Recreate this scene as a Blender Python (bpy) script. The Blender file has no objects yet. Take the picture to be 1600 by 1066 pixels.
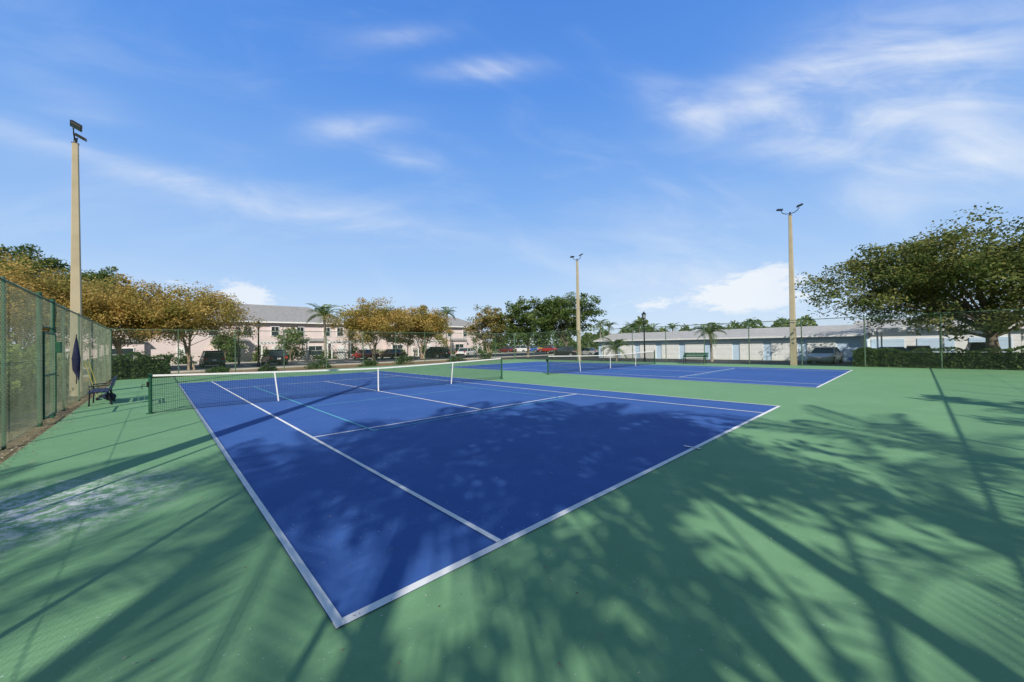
import bpy, math, random
import numpy as np
from mathutils import Vector, Matrix
C = bpy.context.scene.collection
PI = math.pi
# ------------------------------------------------------------------ camera
F, PIT, ROL, H, TH = 592.638, .01066, -.01696, 1.702, .75298
CAM = Vector((-.782, -2.430, H))
RX = Vector((math.cos(TH), -math.sin(TH), 0))
FW = Vector((math.sin(TH)*math.cos(PIT), math.cos(TH)*math.cos(PIT), math.sin(PIT)))
UP = Vector((-math.sin(TH)*math.sin(PIT), -math.cos(TH)*math.sin(PIT), math.cos(PIT)))
cR = RX*math.cos(ROL) + UP*math.sin(ROL)
cU = UP*math.cos(ROL) - RX*math.sin(ROL)
cd = bpy.data.cameras.new('camera'); cam = bpy.data.objects.new('camera', cd); C.objects.link(cam)
m = Matrix((( cR.x, cU.x, -FW.x, CAM.x), (cR.y, cU.y, -FW.y, CAM.y), (cR.z, cU.z, -FW.z, CAM.z), (0,0,0,1)))
cam.matrix_world = m
cd.lens = F*36/1600; cd.sensor_width = 36; cd.clip_end = 3000; cd.clip_start = .05
bpy.context.scene.camera = cam
def ray(px, py):
    return (cR*(px-800) - cU*(py-533) + FW*F)/F
def at(px, py, Y):
    return CAM + ray(px, py)*Y
def col(px, Y, py=540):
    p = at(px, py, Y); return (p.x, p.y)
def ss(a, b, x):
    t = min(1, max(0, (x-a)/(b-a))); return t*t*(3-2*t)
def gz(u, v):
    return -.05 - .37*ss(31.5, 36.5, u)*(1-ss(34, 48, v))
# ------------------------------------------------------------------ materials
def mat(name, base=(.5,.5,.5), rough=.8, var=.15, scale=4, metal=0, bump=0, bscale=40, spec=.3, col2=None, detail=5):
    M = bpy.data.materials.new(name); M.use_nodes = True
    nt = M.node_tree; b = nt.nodes['Principled BSDF']
    b.inputs['Roughness'].default_value = rough; b.inputs['Metallic'].default_value = metal
    b.inputs['Specular IOR Level'].default_value = spec
    tc = nt.nodes.new('ShaderNodeTexCoord'); n = nt.nodes.new('ShaderNodeTexNoise')
    n.inputs['Scale'].default_value = scale; n.inputs['Detail'].default_value = detail
    nt.links.new(tc.outputs['Object'], n.inputs['Vector'])
    r = nt.nodes.new('ShaderNodeValToRGB'); r.color_ramp.elements[0].position = .3; r.color_ramp.elements[1].position = .7
    c2 = col2 or tuple(min(1, c*(1+var)) for c in base)
    c1 = base if col2 else tuple(c*(1-var) for c in base)
    r.color_ramp.elements[0].color = (*c1, 1); r.color_ramp.elements[1].color = (*c2, 1)
    nt.links.new(n.outputs['Fac'], r.inputs['Fac']); nt.links.new(r.outputs[0], b.inputs['Base Color'])
    if bump:
        n2 = nt.nodes.new('ShaderNodeTexNoise'); n2.inputs['Scale'].default_value = bscale; n2.inputs['Detail'].default_value = 4
        nt.links.new(tc.outputs['Object'], n2.inputs['Vector'])
        bp = nt.nodes.new('ShaderNodeBump'); bp.inputs['Strength'].default_value = bump; bp.inputs['Distance'].default_value = .01
        nt.links.new(n2.outputs['Fac'], bp.inputs['Height']); nt.links.new(bp.outputs[0], b.inputs['Normal'])
    return M
def leafmat(name, c1, c2, c3, trans=.35):
    M = bpy.data.materials.new(name); M.use_nodes = True
    nt = M.node_tree; b = nt.nodes['Principled BSDF']; out = nt.nodes['Material Output']
    b.inputs['Roughness'].default_value = .6; b.inputs['Specular IOR Level'].default_value = .25
    a = nt.nodes.new('ShaderNodeAttribute'); a.attribute_name = 'tone'
    r = nt.nodes.new('ShaderNodeValToRGB'); r.color_ramp.elements[0].color = (*c1, 1); r.color_ramp.elements[1].color = (*c3, 1)
    e = r.color_ramp.elements.new(.5); e.color = (*c2, 1)
    nt.links.new(a.outputs['Fac'], r.inputs['Fac']); nt.links.new(r.outputs[0], b.inputs['Base Color'])
    t = nt.nodes.new('ShaderNodeBsdfTranslucent'); nt.links.new(r.outputs[0], t.inputs['Color'])
    mx = nt.nodes.new('ShaderNodeMixShader'); mx.inputs[0].default_value = trans
    nt.links.new(b.outputs[0], mx.inputs[1]); nt.links.new(t.outputs[0], mx.inputs[2]); nt.links.new(mx.outputs[0], out.inputs[0])
    return M
def nodes_math(nt):
    def Mx(op, a, b=None, c=None):
        n = nt.nodes.new('ShaderNodeMath'); n.operation = op
        for i, x in enumerate((a, b, c)):
            if x is None: continue
            if isinstance(x, (int, float)): n.inputs[i].default_value = x
            else: nt.links.new(x, n.inputs[i])
        return n.outputs[0]
    return Mx
def courtmat(name, base, dark, light, patch=None):
    M = bpy.data.materials.new(name); M.use_nodes = True
    nt = M.node_tree; b = nt.nodes['Principled BSDF']; mm = nodes_math(nt)
    b.inputs['Roughness'].default_value = .75; b.inputs['Specular IOR Level'].default_value = .2
    g = nt.nodes.new('ShaderNodeNewGeometry'); P = g.outputs['Position']
    def noise(s, d=6, rg=.6):
        n = nt.nodes.new('ShaderNodeTexNoise'); n.inputs['Scale'].default_value = s; n.inputs['Detail'].default_value = d
        n.inputs['Roughness'].default_value = rg; nt.links.new(P, n.inputs['Vector']); return n.outputs['Fac']
    def mix(f, a, c):
        x = nt.nodes.new('ShaderNodeMix'); x.data_type = 'RGBA'
        nt.links.new(f, x.inputs[0])
        for s, v in ((6, a), (7, c)):
            if isinstance(v, tuple): x.inputs[s].default_value = (*v, 1)
            else: nt.links.new(v, x.inputs[s])
        return x.outputs[2]
    def mr(v, a, c, lo=0, hi=1):
        n = nt.nodes.new('ShaderNodeMapRange'); nt.links.new(v, n.inputs[0])
        for i, x in enumerate((a, c, lo, hi)): n.inputs[i+1].default_value = x
        return n.outputs[0]
    c = mix(mr(noise(.35), .35, .7), base, dark)
    c = mix(mr(noise(1.7, 8, .7), .5, .78, 0, .7), c, light)
    c = mix(mr(noise(45, 3), .4, .75, 0, .4), c, dark)
    sp = mm('MULTIPLY', mr(noise(38, 2), .70, .725), mr(noise(.8, 3), .44, .56))
    c = mix(mm('MULTIPLY', sp, .75), c, (.6, .65, .62))
    if patch:
        d = nt.nodes.new('ShaderNodeVectorMath'); d.operation = 'DISTANCE'; nt.links.new(P, d.inputs[0]); d.inputs[1].default_value = (*patch, 0)
        k = mm('MULTIPLY', mr(d.outputs['Value'], .3, 1.5, 1, 0), mr(noise(7, 7, .78), .47, .55))
        c = mix(k, c, (.66, .68, .66))
    nt.links.new(c, b.inputs['Base Color'])
    bp = nt.nodes.new('ShaderNodeBump'); bp.inputs['Strength'].default_value = .35; bp.inputs['Distance'].default_value = .004
    nt.links.new(noise(160, 3), bp.inputs['Height']); nt.links.new(bp.outputs[0], b.inputs['Normal'])
    return M
r_ = ray(60, 795); PATCH = CAM + r_*(-H/r_.z)
m_green = courtmat('green_acrylic', (.185,.365,.18), (.16,.325,.16), (.24,.42,.23), (PATCH.x, PATCH.y))
m_blue = courtmat('blue_acrylic', (.052,.130,.375), (.038,.108,.33), (.085,.165,.42))
m_line = mat('line_paint', (.80,.80,.78), .7, .08, 6)
m_cyan = mat('cyan_paint', (.12,.42,.55), .7, .1, 6)
m_grass = mat('grass_ground', (.075,.12,.03), .95, 0, .5, col2=(.14,.15,.05), bump=.6, bscale=6, detail=9)
m_mulch = mat('leaf_mulch', (.16,.095,.045), .95, 0, 2.5, col2=(.32,.21,.10), bump=.8, bscale=14, detail=9)
m_dirt = mat('leafy_dirt', (.13,.11,.055), .95, 0, 5, col2=(.24,.20,.11), bump=.8, bscale=24, detail=9)
m_asph = mat('asphalt', (.055,.055,.058), .9, .25, 1.2, bump=.3, bscale=60)
m_conc = mat('concrete', (.42,.40,.36), .85, .12, 3, bump=.2)
m_pole = mat('weathered_concrete', (.38,.32,.21), .85, 0, 1.2, col2=(.48,.41,.28), bump=.3, bscale=30, detail=8)
m_gpost = mat('green_metal', (.018,.085,.045), .45, .3, 5)
m_gpost2 = mat('faded_green_metal', (.09,.15,.09), .6, .3, 5)
m_wireL = mat('weathered_wire', (.40,.45,.31), .6, .25, 2)
m_wire = mat('green_wire', (.10,.17,.11), .55, .25, 2)
m_black = mat('black_metal', (.012,.012,.013), .4, .2, 5)
m_netm = mat('net_cord', (.012,.014,.014), .8, .2, 5)
m_white = mat('white_canvas', (.72,.72,.70), .8, .06, 8)
m_wpaint = mat('white_paint', (.76,.76,.74), .6, .05, 2)
m_navy = mat('navy_plastic', (.02,.03,.09), .45, .2, 5)
m_navyf = mat('navy_fabric', (.018,.022,.055), .9, .3, 9)
m_yel = mat('yellow_handle', (.42,.36,.08), .5, .1, 5)
m_wood = mat('bark', (.12,.09,.065), .95, 0, 5, col2=(.22,.175,.13), bump=.8, bscale=18, detail=9)
m_bark2 = mat('pale_bark', (.26,.19,.13), .9, 0, 5, col2=(.40,.31,.22), bump=.5, bscale=18)
m_palmb = mat('palm_bark', (.2,.17,.13), .95, 0, 8, col2=(.34,.3,.24), bump=.8, bscale=20)
m_pink = mat('pink_stucco', (.70,.59,.57), .9, .05, .8, bump=.2)
m_bluew = mat('pale_blue_wall', (.50,.64,.78), .85, .06, .8)
m_shing = mat('brown_grey_shingle', (.28,.275,.275), .95, .16, 2.5, bump=.5, bscale=12, detail=8)
m_shing2 = mat('pale_shingle', (.42,.41,.40), .95, .14, 2.5, bump=.5, bscale=12, detail=8)
m_glass = mat('dark_glass', (.03,.04,.05), .08, .4, .7, spec=.8)
m_rubber = mat('tyre_rubber', (.015,.015,.015), .8, .2, 8)
m_rim = mat('wheel_metal', (.4,.4,.42), .35, .1, 8, metal=.7)
m_red = mat('red_lens', (.45,.02,.02), .3, .1, 8); m_lamp = mat('lamp_lens', (.7,.7,.68), .2, .1, 8)
m_led = mat('led_glass', (.25,.27,.3), .2, .1, 8)
m_floodm = mat('floodlight_metal', (.03,.03,.032), .4, .2, 8)
l_oak = leafmat('oak_leaf', (.075,.11,.026), (.155,.19,.048), (.33,.30,.10), .42)
l_dark = leafmat('dark_leaf', (.055,.10,.028), (.115,.18,.045), (.23,.27,.08), .42)
l_crape = leafmat('autumn_leaf', (.20,.24,.06), (.45,.35,.10), (.68,.45,.15), .5)
l_brown = leafmat('brown_leaf', (.17,.20,.06), (.33,.28,.10), (.47,.35,.14), .45)
l_hedge = leafmat('hedge_leaf', (.035,.07,.02), (.07,.13,.03), (.14,.21,.055))
l_palm = leafmat('palm_leaf', (.07,.12,.03), (.13,.2,.05), (.24,.28,.09), .35)
l_side = leafmat('side_shrub_leaf', (.10,.17,.04), (.20,.29,.07), (.34,.38,.12), .5)
l_litter = leafmat('dry_leaf', (.12,.07,.03), (.30,.22,.12), (.6,.55,.45), .1)
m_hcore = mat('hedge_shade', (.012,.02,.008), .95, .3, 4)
# ------------------------------------------------------------------ mesh helpers
def tag(o, label=None, cat=None, group=None, kind=None):
    for k, v in (('label', label), ('category', cat), ('group', group), ('kind', kind)):
        if v: o[k] = v
    return o
def thing(name, label, cat, loc=(0,0,0), rz=0, group=None):
    o = bpy.data.objects.new(name, None); C.objects.link(o); o.empty_display_size = .1
    o.location = loc; o.rotation_euler = (0,0,rz); return tag(o, label, cat, group)
class MB:
    def __init__(s): s.v = []; s.f = []
    def box(s, c, d, R=None):
        n = len(s.v)
        for sx in (-.5,.5):
            for sy in (-.5,.5):
                for sz in (-.5,.5):
                    p = Vector((sx*d[0], sy*d[1], sz*d[2]))
                    if R: p = R @ p
                    s.v.append(Vector(c)+p)
        for q in ((0,1,3,2),(4,6,7,5),(0,4,5,1),(2,3,7,6),(0,2,6,4),(1,5,7,3)): s.f.append(tuple(n+i for i in q))
        return s
    def tube(s, pts, rad, n=8, cap=True, ph=0):
        pts = [Vector(p) for p in pts]; k0 = len(s.v)
        if isinstance(rad, (int, float)): rad = [rad]*len(pts)
        for i, p in enumerate(pts):
            d = (pts[min(i+1, len(pts)-1)]-pts[max(i-1, 0)]).normalized()
            a = d.cross(Vector((0,0,1)) if abs(d.z) < .9 else Vector((1,0,0))).normalized(); b = d.cross(a)
            for k in range(n):
                t = 2*PI*k/n+ph; s.v.append(p+(a*math.cos(t)+b*math.sin(t))*rad[i])
        for i in range(len(pts)-1):
            for k in range(n):
                s.f.append((k0+i*n+k, k0+i*n+(k+1)%n, k0+(i+1)*n+(k+1)%n, k0+(i+1)*n+k))
        if cap:
            s.f.append(tuple(k0+k for k in range(n))); s.f.append(tuple(k0+(len(pts)-1)*n+k for k in reversed(range(n))))
        return s
    def poly(s, pts):
        n = len(s.v); s.v += [Vector(p) for p in pts]; s.f.append(tuple(range(n, n+len(pts)))); return s
    def build(s, name, m_, parent=None, smooth=False, bevel=0, loc=None):
        me = bpy.data.meshes.new(name); me.from_pydata([tuple(v) for v in s.v], [], s.f); me.materials.append(m_)
        if smooth: me.shade_smooth()
        o = bpy.data.objects.new(name, me); C.objects.link(o)
        if parent: o.parent = parent
        if loc: o.location = loc
        if bevel:
            b = o.modifiers.new('bevel', 'BEVEL'); b.width = bevel; b.segments = 2; b.limit_method = 'ANGLE'
        return o
def npmesh(name, V, Q, m_, parent=None, tone=None):
    me = bpy.data.meshes.new(name); nq, k = Q.shape
    me.vertices.add(len(V)); me.vertices.foreach_set('co', V.astype(np.float32).ravel())
    me.loops.add(nq*k); me.loops.foreach_set('vertex_index', Q.astype(np.int32).ravel())
    me.polygons.add(nq); me.polygons.foreach_set('loop_start', np.arange(0, nq*k, k, dtype=np.int32))
    me.update(calc_edges=True)
    if tone is not None:
        a = me.attributes.new('tone', 'FLOAT', 'FACE'); a.data.foreach_set('value', tone.astype(np.float32))
    me.materials.append(m_); o = bpy.data.objects.new(name, me); C.objects.link(o)
    if parent: o.parent = parent
    return o
def leaf_quads(P, size, rng, upbias=.5, tone=None, asp=.5):
    n = len(P)
    nrm = rng.normal(size=(n,3)); nrm[:,2] = np.abs(nrm[:,2])+upbias; nrm /= np.linalg.norm(nrm, axis=1)[:,None]
    a = np.cross(nrm, rng.normal(size=(n,3))); a /= np.linalg.norm(a, axis=1)[:,None]; b = np.cross(nrm, a)
    s = (size*rng.uniform(.6, 1.35, n))[:,None]
    V = np.stack([P-a*s, P-b*s*asp, P+a*s, P+b*s*asp], 1).reshape(-1,3)
    return V, np.arange(4*n).reshape(-1,4)
# ------------------------------------------------------------------ vegetation
def tree(name, label, cat, uv, h, R, zb, lm, tm, seed, ncl=120, per=60, leaf=.2, tr=.2, group=None, lobes=9, multi=1, off=(0,0), clr=.55, z0=None, twigs=3, extra=()):
    rng = np.random.default_rng(seed); random.seed(seed)
    z = gz(*uv) if z0 is None else z0
    t = thing(name, label, cat, (uv[0], uv[1], z), 0, group)
    hz = (h-zb)/2; cz = zb+hz
    L = []
    for i in range(lobes):
        an = 2*PI*(i+random.random()*.6)/lobes; rr = random.uniform(.38, .68); zz = random.uniform(-.55, .5)
        L.append((off[0]+math.cos(an)*R*rr, off[1]+math.sin(an)*R*rr, cz+zz*hz, random.uniform(.34,.5)))
    L.append((off[0], off[1], cz+.45*hz, .52)); L.append((off[0]+R*.1, off[1], cz, .6)); L.append((off[0]-R*.3, off[1]+R*.1, cz+.2*hz, .5)); L.append((off[0]+R*.35, off[1]-R*.1, cz+.15*hz, .5))
    for e in extra: L.append((e[0]*R, e[1]*R, cz+e[2]*hz, e[3]))
    L = np.array(L)
    wgt = L[:,3]**2; idx = rng.choice(len(L), ncl, p=wgt/wgt.sum())
    d = rng.normal(size=(ncl,3)); d /= np.linalg.norm(d, axis=1)[:,None]
    rad = rng.uniform(.3, 1.0, ncl)**.55
    cc = L[idx,:3] + d*rad[:,None]*np.stack([L[idx,3]*R, L[idx,3]*R, L[idx,3]*hz*1.15], 1)
    low = cc[:,2] < zb; cc[low,2] = zb+rng.uniform(0,.8,low.sum())
    cr = rng.uniform(.6, 1.3, ncl)*clr
    k = np.repeat(np.arange(ncl), per)
    dd = rng.normal(size=(len(k),3)); dd /= np.linalg.norm(dd, axis=1)[:,None]
    off3 = dd*(rng.random(len(k))**.5)[:,None]*np.array([1,1,.65])
    P = cc[k]+off3*cr[k][:,None]
    V, Q = leaf_quads(P, leaf, rng)
    ct = rng.uniform(.0, 1.0, ncl)
    tone = np.clip(ct[k]*.6+rng.uniform(0,.38,len(k))+off3[:,2]*.16, 0, 1)
    npmesh('crown', V, Q, lm, t, tone)
    mb = MB()
    for q in range(multi):
        bx = (random.uniform(-.25,.25), random.uniform(-.25,.25)) if multi > 1 else (0,0)
        top = Vector((off[0]*.5+random.uniform(-.3,.3)*(1+multi*.5), off[1]*.5+random.uniform(-.3,.3)*(1+multi*.5), zb+hz*.35))
        p0 = Vector((bx[0], bx[1], -.2)); mid = p0.lerp(top, .5)+Vector((random.uniform(-.15,.15), random.uniform(-.15,.15), 0))
        mb.tube([p0-Vector((0,0,.1)), p0+Vector((0,0,.35)), mid, top], [tr*1.4, tr, tr*.8, tr*.5], 9)
        for j, l in enumerate(L):
            if multi > 1 and j % multi != q: continue
            s0 = p0.lerp(top, random.uniform(.6,.95)); e = Vector(l[:3]); mm_ = s0.lerp(e, .5)+Vector((random.uniform(-.4,.4), random.uniform(-.4,.4), -.1))
            mb.tube([s0, mm_, e], [tr*.32, tr*.2, tr*.06], 6)
            near = np.argsort(np.linalg.norm(cc-np.array(e), axis=1))[:twigs]
            for g in near: mb.tube([mm_.lerp(e,.4), Vector(cc[g])], [tr*.1, .01], 4)
    mb.build('trunk', tm, t, smooth=True)
    return t
def frond_mesh(L, seed, droop=1.0, w=.55):
    rng = random.Random(seed); pts = []
    N = 18
    for i in range(N+1):
        s = i/N; pts.append(Vector((L*s*(1-.18*s*droop), 0, L*(.38*s-.75*droop*s*s))))
    V = []; Q = []; T = []
    for i in range(1, N+1):
        for sub in (0, .5):
            p = pts[i-1].lerp(pts[i], sub); s = (i-1+sub)/N
            ll = w*(math.sin(PI*min(1,s*.9+.12))**.6)*rng.uniform(.85,1.1)
            for sd in (-1, 1):
                tip = p+Vector((ll*.45, sd*ll*.85, -ll*.35*rng.uniform(.5,1.4)))
                k = len(V); wv = Vector((.025+.013*L/2, 0, 0)); md = p.lerp(tip,.5)
                V += [p, md+wv*.7, tip, md-wv*.7]; Q.append((k,k+1,k+2,k+3)); T.append(rng.uniform(.1,.9))
    for i in range(N):
        k = len(V); r = .02
        V += [pts[i]+Vector((0,r,0)), pts[i+1]+Vector((0,r,0)), pts[i+1]-Vector((0,r,0)), pts[i]-Vector((0,r,0))]; Q.append((k,k+1,k+2,k+3)); T.append(.6)
    return np.array([tuple(v) for v in V]), np.array(Q), np.array(T)
def palm(name, label, uv, h, L, n, seed, group=None, tr=.14, droop=1.0, z0=None, wf=.36):
    random.seed(seed); z = gz(*uv) if z0 is None else z0
    t = thing(name, label, 'palm tree', (uv[0], uv[1], z), 0, group)
    mb = MB(); lean = Vector((random.uniform(-.2,.2), random.uniform(-.2,.2), 0))
    pts = [Vector((0,0,-.2)), Vector((0,0,.3))+lean*.1, Vector((0,0,h*.5))+lean*.4, Vector((0,0,h))+lean]
    mb.tube(pts, [tr*1.6, tr*1.15, tr, tr*1.1], 10); mb.build('trunk', m_palmb, t, smooth=True)
    V, Q, T = frond_mesh(L, seed, droop, wf*L**.6); f0 = npmesh('frond', V, Q, l_palm, t, T)
    for i in range(n):
        f = f0 if i == 0 else f0.copy()
        if i: C.objects.link(f)
        f.parent = t; f.location = pts[-1]
        f.rotation_euler = (random.uniform(-.15,.15), random.uniform(-.75,.45) if i % 3 else random.uniform(-1.1,-.5), 2*PI*i/n*2.4+random.uniform(-.3,.3))
        s = random.uniform(.8,1.1); f.scale = (s,s,s)
    return t
def shrub(name, label, cat, uv, size, lm, seed, n=2500, leaf=.08, group=None, rz=0, boxy=False, z0=None):
    rng = np.random.default_rng(seed); random.seed(seed); z = gz(*uv) if z0 is None else z0
    t = thing(name, label, cat, (uv[0], uv[1], z), rz, group)
    sx, sy, sz = size
    if boxy:
        P = rng.uniform(-.5,.5,(n,3)); fc = rng.integers(0,3,n); sg = rng.choice([-.5,.5],n)
        on = rng.random(n) < .75
        P[on, fc[on]] = sg[on]*rng.uniform(.86,1.04,on.sum())
        P[:,2] = np.abs(P[:,2]+.5)
        bump = .06*np.sin(P[:,0]*sx*2.3+seed)+.05*np.sin(P[:,0]*sx*5.1+1)
        P = P*np.array([sx,sy,sz]); P[:,2] *= (1+bump*1.2); P[:,1] *= 1+bump
    else:
        ncl = max(8, n//90); d = rng.normal(size=(ncl,3)); d /= np.linalg.norm(d,axis=1)[:,None]; d[:,2] = np.abs(d[:,2])
        cc = d*rng.uniform(.5,.95,ncl)[:,None]; k = rng.integers(0,ncl,n)
        P = cc[k]+rng.normal(size=(n,3))*.14; P[:,2] = np.abs(P[:,2]); P = P*np.array([sx/2,sy/2,sz])
    V, Q = leaf_quads(P, leaf, rng, .4)
    npmesh('foliage', V, Q, lm, t, np.clip(rng.normal(.45,.25,n),0,1))
    mb = MB()
    for i in range(max(3, int(sx*1.5))):
        x = (random.random()-.5)*sx*.8; y = (random.random()-.5)*sy*.3
        mb.tube([(x*.3,y*.3,-.1),(x,y,sz*.4),(x*1.1+random.uniform(-.2,.2),y*1.3,sz*.8)],[.05,.022,.01],5)
    if boxy: mb.box((0,0,sz*.42),(sx*.9,sy*.62,sz*.8))  # near-black block, the hedge's inner shade put in as colour
    mb.build('stems' if not boxy else 'branches_and_inner_shade', m_wood if not boxy else m_hcore, t)
    return t
# ------------------------------------------------------------------ ground
def patch(name, u0, u1, v0, v1, dz, m_, step=2.0, fn=gz):
    nu = max(1, round((u1-u0)/step)); nv = max(1, round((v1-v0)/step))
    us = np.linspace(u0,u1,nu+1); vs = np.linspace(v0,v1,nv+1)
    V = np.array([(u,v,fn(u,v)+dz) for v in vs for u in us]); Q = np.array([(j*(nu+1)+i, j*(nu+1)+i+1, (j+1)*(nu+1)+i+1, (j+1)*(nu+1)+i) for j in range(nv) for i in range(nu)])
    o = npmesh(name, V, Q, m_); o['kind'] = 'structure'; return o
us = np.concatenate([[-1500,-600,-200,-80], np.arange(-40,120,2), [150,250,600,1500]])
V = np.array([(u,v,gz(u,v)) for v in us for u in us]); n = len(us)
Q = np.array([(j*n+i, j*n+i+1, (j+1)*n+i+1, (j+1)*n+i) for j in range(n-1) for i in range(n-1)])
npmesh('ground', V, Q, m_grass)['kind'] = 'structure'
sl = MB(); sl.box((14.2, 12, -.1), (33.5, 37.2, .2)); sl.build('court_slab', m_green)['kind'] = 'structure'
patch('mulch_bed', -14, 31, 30.9, 37.6, .012, m_mulch)
patch('dirt_strip', -3.5, -2.56, -6, 30.4, .012, m_dirt, .47)
patch('parking_lot', -60, 62, 38, 57, .014, m_asph)
patch('garage_lane', 35, 47, -40, 36, .02, m_asph, 1.0)
patch('pavement', -60, 62, 57.2, 58.6, .09, m_conc)
patch('lane', 36, 100, 36.2, 37.8, .02, m_asph)
k = MB(); k.box((1, 37.85, .02), (122, .16, .14)); k.box((1, 57.12, .02), (122, .16, .16)); k.build('kerb', m_conc)['kind'] = 'structure'
bays = MB()
for i in range(28): bays.box((-30+i*2.8, 47.5, -.028), (.1, 5, .008))
bays.build('parking_bay_lines', m_line)['kind'] = 'structure'
def court(o, which):
    s = MB(); s.poly([(o,0,.004),(o+10.97,0,.004),(o+10.97,23.77,.004),(o,23.77,.004)])
    s.build('court_surface', m_blue)['kind'] = 'structure'
    w = .055; L = MB()
    def hl(u0,u1,v,z=.008,ww=w): L.poly([(o+u0,v-ww/2,z),(o+u1,v-ww/2,z),(o+u1,v+ww/2,z),(o+u0,v+ww/2,z)])
    def vl(u,v0,v1,z=.012,ww=w): L.poly([(o+u-ww/2,v0,z),(o+u+ww/2,v0,z),(o+u+ww/2,v1,z),(o+u-ww/2,v1,z)])
    hl(0,10.97,.035,ww=.07); hl(0,10.97,23.735,ww=.07); hl(1.37,9.6,5.485); hl(1.37,9.6,18.285)
    vl(.03,0,23.77); vl(10.94,0,23.77); vl(1.37,.07,23.70); vl(9.6,.07,23.70); vl(5.485,5.485,18.285); vl(5.485,-.06,.2,.016); vl(5.485,23.57,23.83,.016)
    L.build('court_lines', m_line)['kind'] = 'structure'
    L = MB()
    hl(2.435,8.535,5.18,.010,.05); hl(2.435,8.535,18.59,.010,.05); hl(2.435,8.535,9.75,.010,.05); hl(2.435,8.535,14.02,.010,.05)
    vl(2.435,5.2,18.57,.014,.05); vl(8.535,5.2,18.57,.014,.05)
    L.build('pickleball_lines', m_cyan)['kind'] = 'structure'
court(0, 1); court(16.3, 2)
# ------------------------------------------------------------------ nets
def net(o, label):
    t = thing('tennis_net', label, 'tennis net', (o+5.485, 11.885, 0), 0, 'nets on the two courts')
    hw = 6.399
    for s in (-1,1):
        p = MB(); p.tube([(s*hw,0,0),(s*hw,0,1.07),(s*hw,0,1.09)],[.042,.042,.03],14); p.tube([(s*hw,0,0),(s*hw,0,.02)],.09,14)
        pp_ = p.build('post', m_gpost, t, smooth=False)
        if s < 0:
            q = MB(); q.box((s*hw-.05,0,.8),(.05,.09,.14)); q.tube([(s*hw-.1,0,.8),(s*hw-.16,0,.8),(s*hw-.16,0,.68)],.012,6); q.build('crank', m_black, pp_)
    top = lambda x: .914+.146*(abs(x)/hw)**1.25
    n = MB(); r = .0029
    x = -hw+.06
    while x < hw-.05:
        n.tube([(x,0,.03),(x,0,top(x)-.03)], r, 3, False); x += .045
    for i in range(1,22):
        z = i/22; seg = [(-hw+.05+(2*hw-.1)*j/20) for j in range(21)]
        n.tube([(a,0.001,.03+(top(a)-.06)*z) for a in seg], r, 3, False)
    n.build('mesh', m_netm, t)
    b = MB()
    for j in range(24):
        a = -hw+.05+(2*hw-.1)*j/24; c = -hw+.05+(2*hw-.1)*(j+1)/24
        for y in (-.008,.008):
            b.poly([(a,y,top(a)-.05),(c,y,top(c)-.05),(c,y,top(c)),(a,y,top(a))])
        b.poly([(a,-.008,top(a)),(c,-.008,top(c)),(c,.008,top(c)),(a,.008,top(a))])
    b.build('top_band', m_white, t)
    b = MB(); b.box((0,0,.46),(.042,.024,.92)); b.build('centre_strap', m_white, t)
    for s in (-1,1):
        b = MB(); x0 = s*3.42; b.box((x0,0,.48),(.036,.026,.98), Matrix.Rotation(s*.11,3,'Y')); b.build('side_strap', m_white, t)
    b = MB(); b.tube([(-hw,0,.03),(hw,0,.03)],.006,5); b.build('bottom_cord', m_netm, t)
net(0, 'tennis net with tilted white straps across the nearer blue court')
net(16.3, 'tennis net across the farther blue court beside the bench')
# ------------------------------------------------------------------ fences
FH = 3.05
def diag_wires(spans, r, sp, y0=0.0, z0=.06, hgt=FH-.06):
    Vs = []; Qs = []
    for a,b in spans:
        for sg in (1,-1):
            x = a-hgt if sg > 0 else a
            end = b if sg > 0 else b+hgt
            while x < end:
                X0, X1 = (x, x+hgt) if sg > 0 else (x-hgt, x)
                c0, c1 = max(X0,a), min(X1,b)
                if c1-c0 > .02:
                    ns = max(1, round((c1-c0)/.42)); nx = -sg*.7071*r; nz = .7071*r; y = y0+.003*sg; k0 = len(Vs)
                    for j in range(ns+1):
                        X = c0+(c1-c0)*j/ns; Z = z0+sg*(X-x)
                        Vs.extend([(X+nx, y, Z+nz),(X-nx*.6, y+r, Z-nz*.6),(X-nx*.6, y-r, Z-nz*.6)])
                    for j in range(ns):
                        for q in range(3): Qs.append((k0+3*j+q, k0+3*j+(q+1)%3, k0+3*j+3+(q+1)%3, k0+3*j+3+q))
                x += sp
    return np.array(Vs), np.array(Qs)
def fence(label, A, B, spans, wm, pm, r=.0024, sp=.0707, gatepost=(), pr=.032):
    A = Vector((*A,0)); B = Vector((*B,0)); Lh = (B-A).length; d = (B-A)/Lh
    t = thing('chain_link_fence', label, 'fence', A, math.atan2(d.y,d.x), 'chain link fence around the courts')
    xs = [i*Lh/round(Lh/3.05) for i in range(round(Lh/3.05)+1)]
    for x in xs:
        if any(a < x < b for a,b in gatepost): continue
        p = MB(); rr = .045 if x in (0, xs[-1]) else pr
        p.tube([(x,.05,-.1),(x,.05,FH+.02),(x,.05,FH+.07)],[rr,rr,rr*.4],10); p.build('post', pm, t, smooth=False)
    for z in (FH,):
        p = MB(); p.tube([(0,.05,z),(Lh,.05,z)],.022,8); p.build('top_rail', pm, t)
    for z in (.08, FH*.5):
        p = MB()
        for a,b in spans: p.tube([(a,.0,z),(b,.0,z)],.004,5)
        p.build('tension_wire', pm, t)
    npmesh('wire_mesh', *diag_wires(spans, r, sp), wm, t)
    return t
GV0, GV1 = 11.8, 13.4
UL, UR, VB, VF = -2.76, 30.35, -6.4, 30.35
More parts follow.
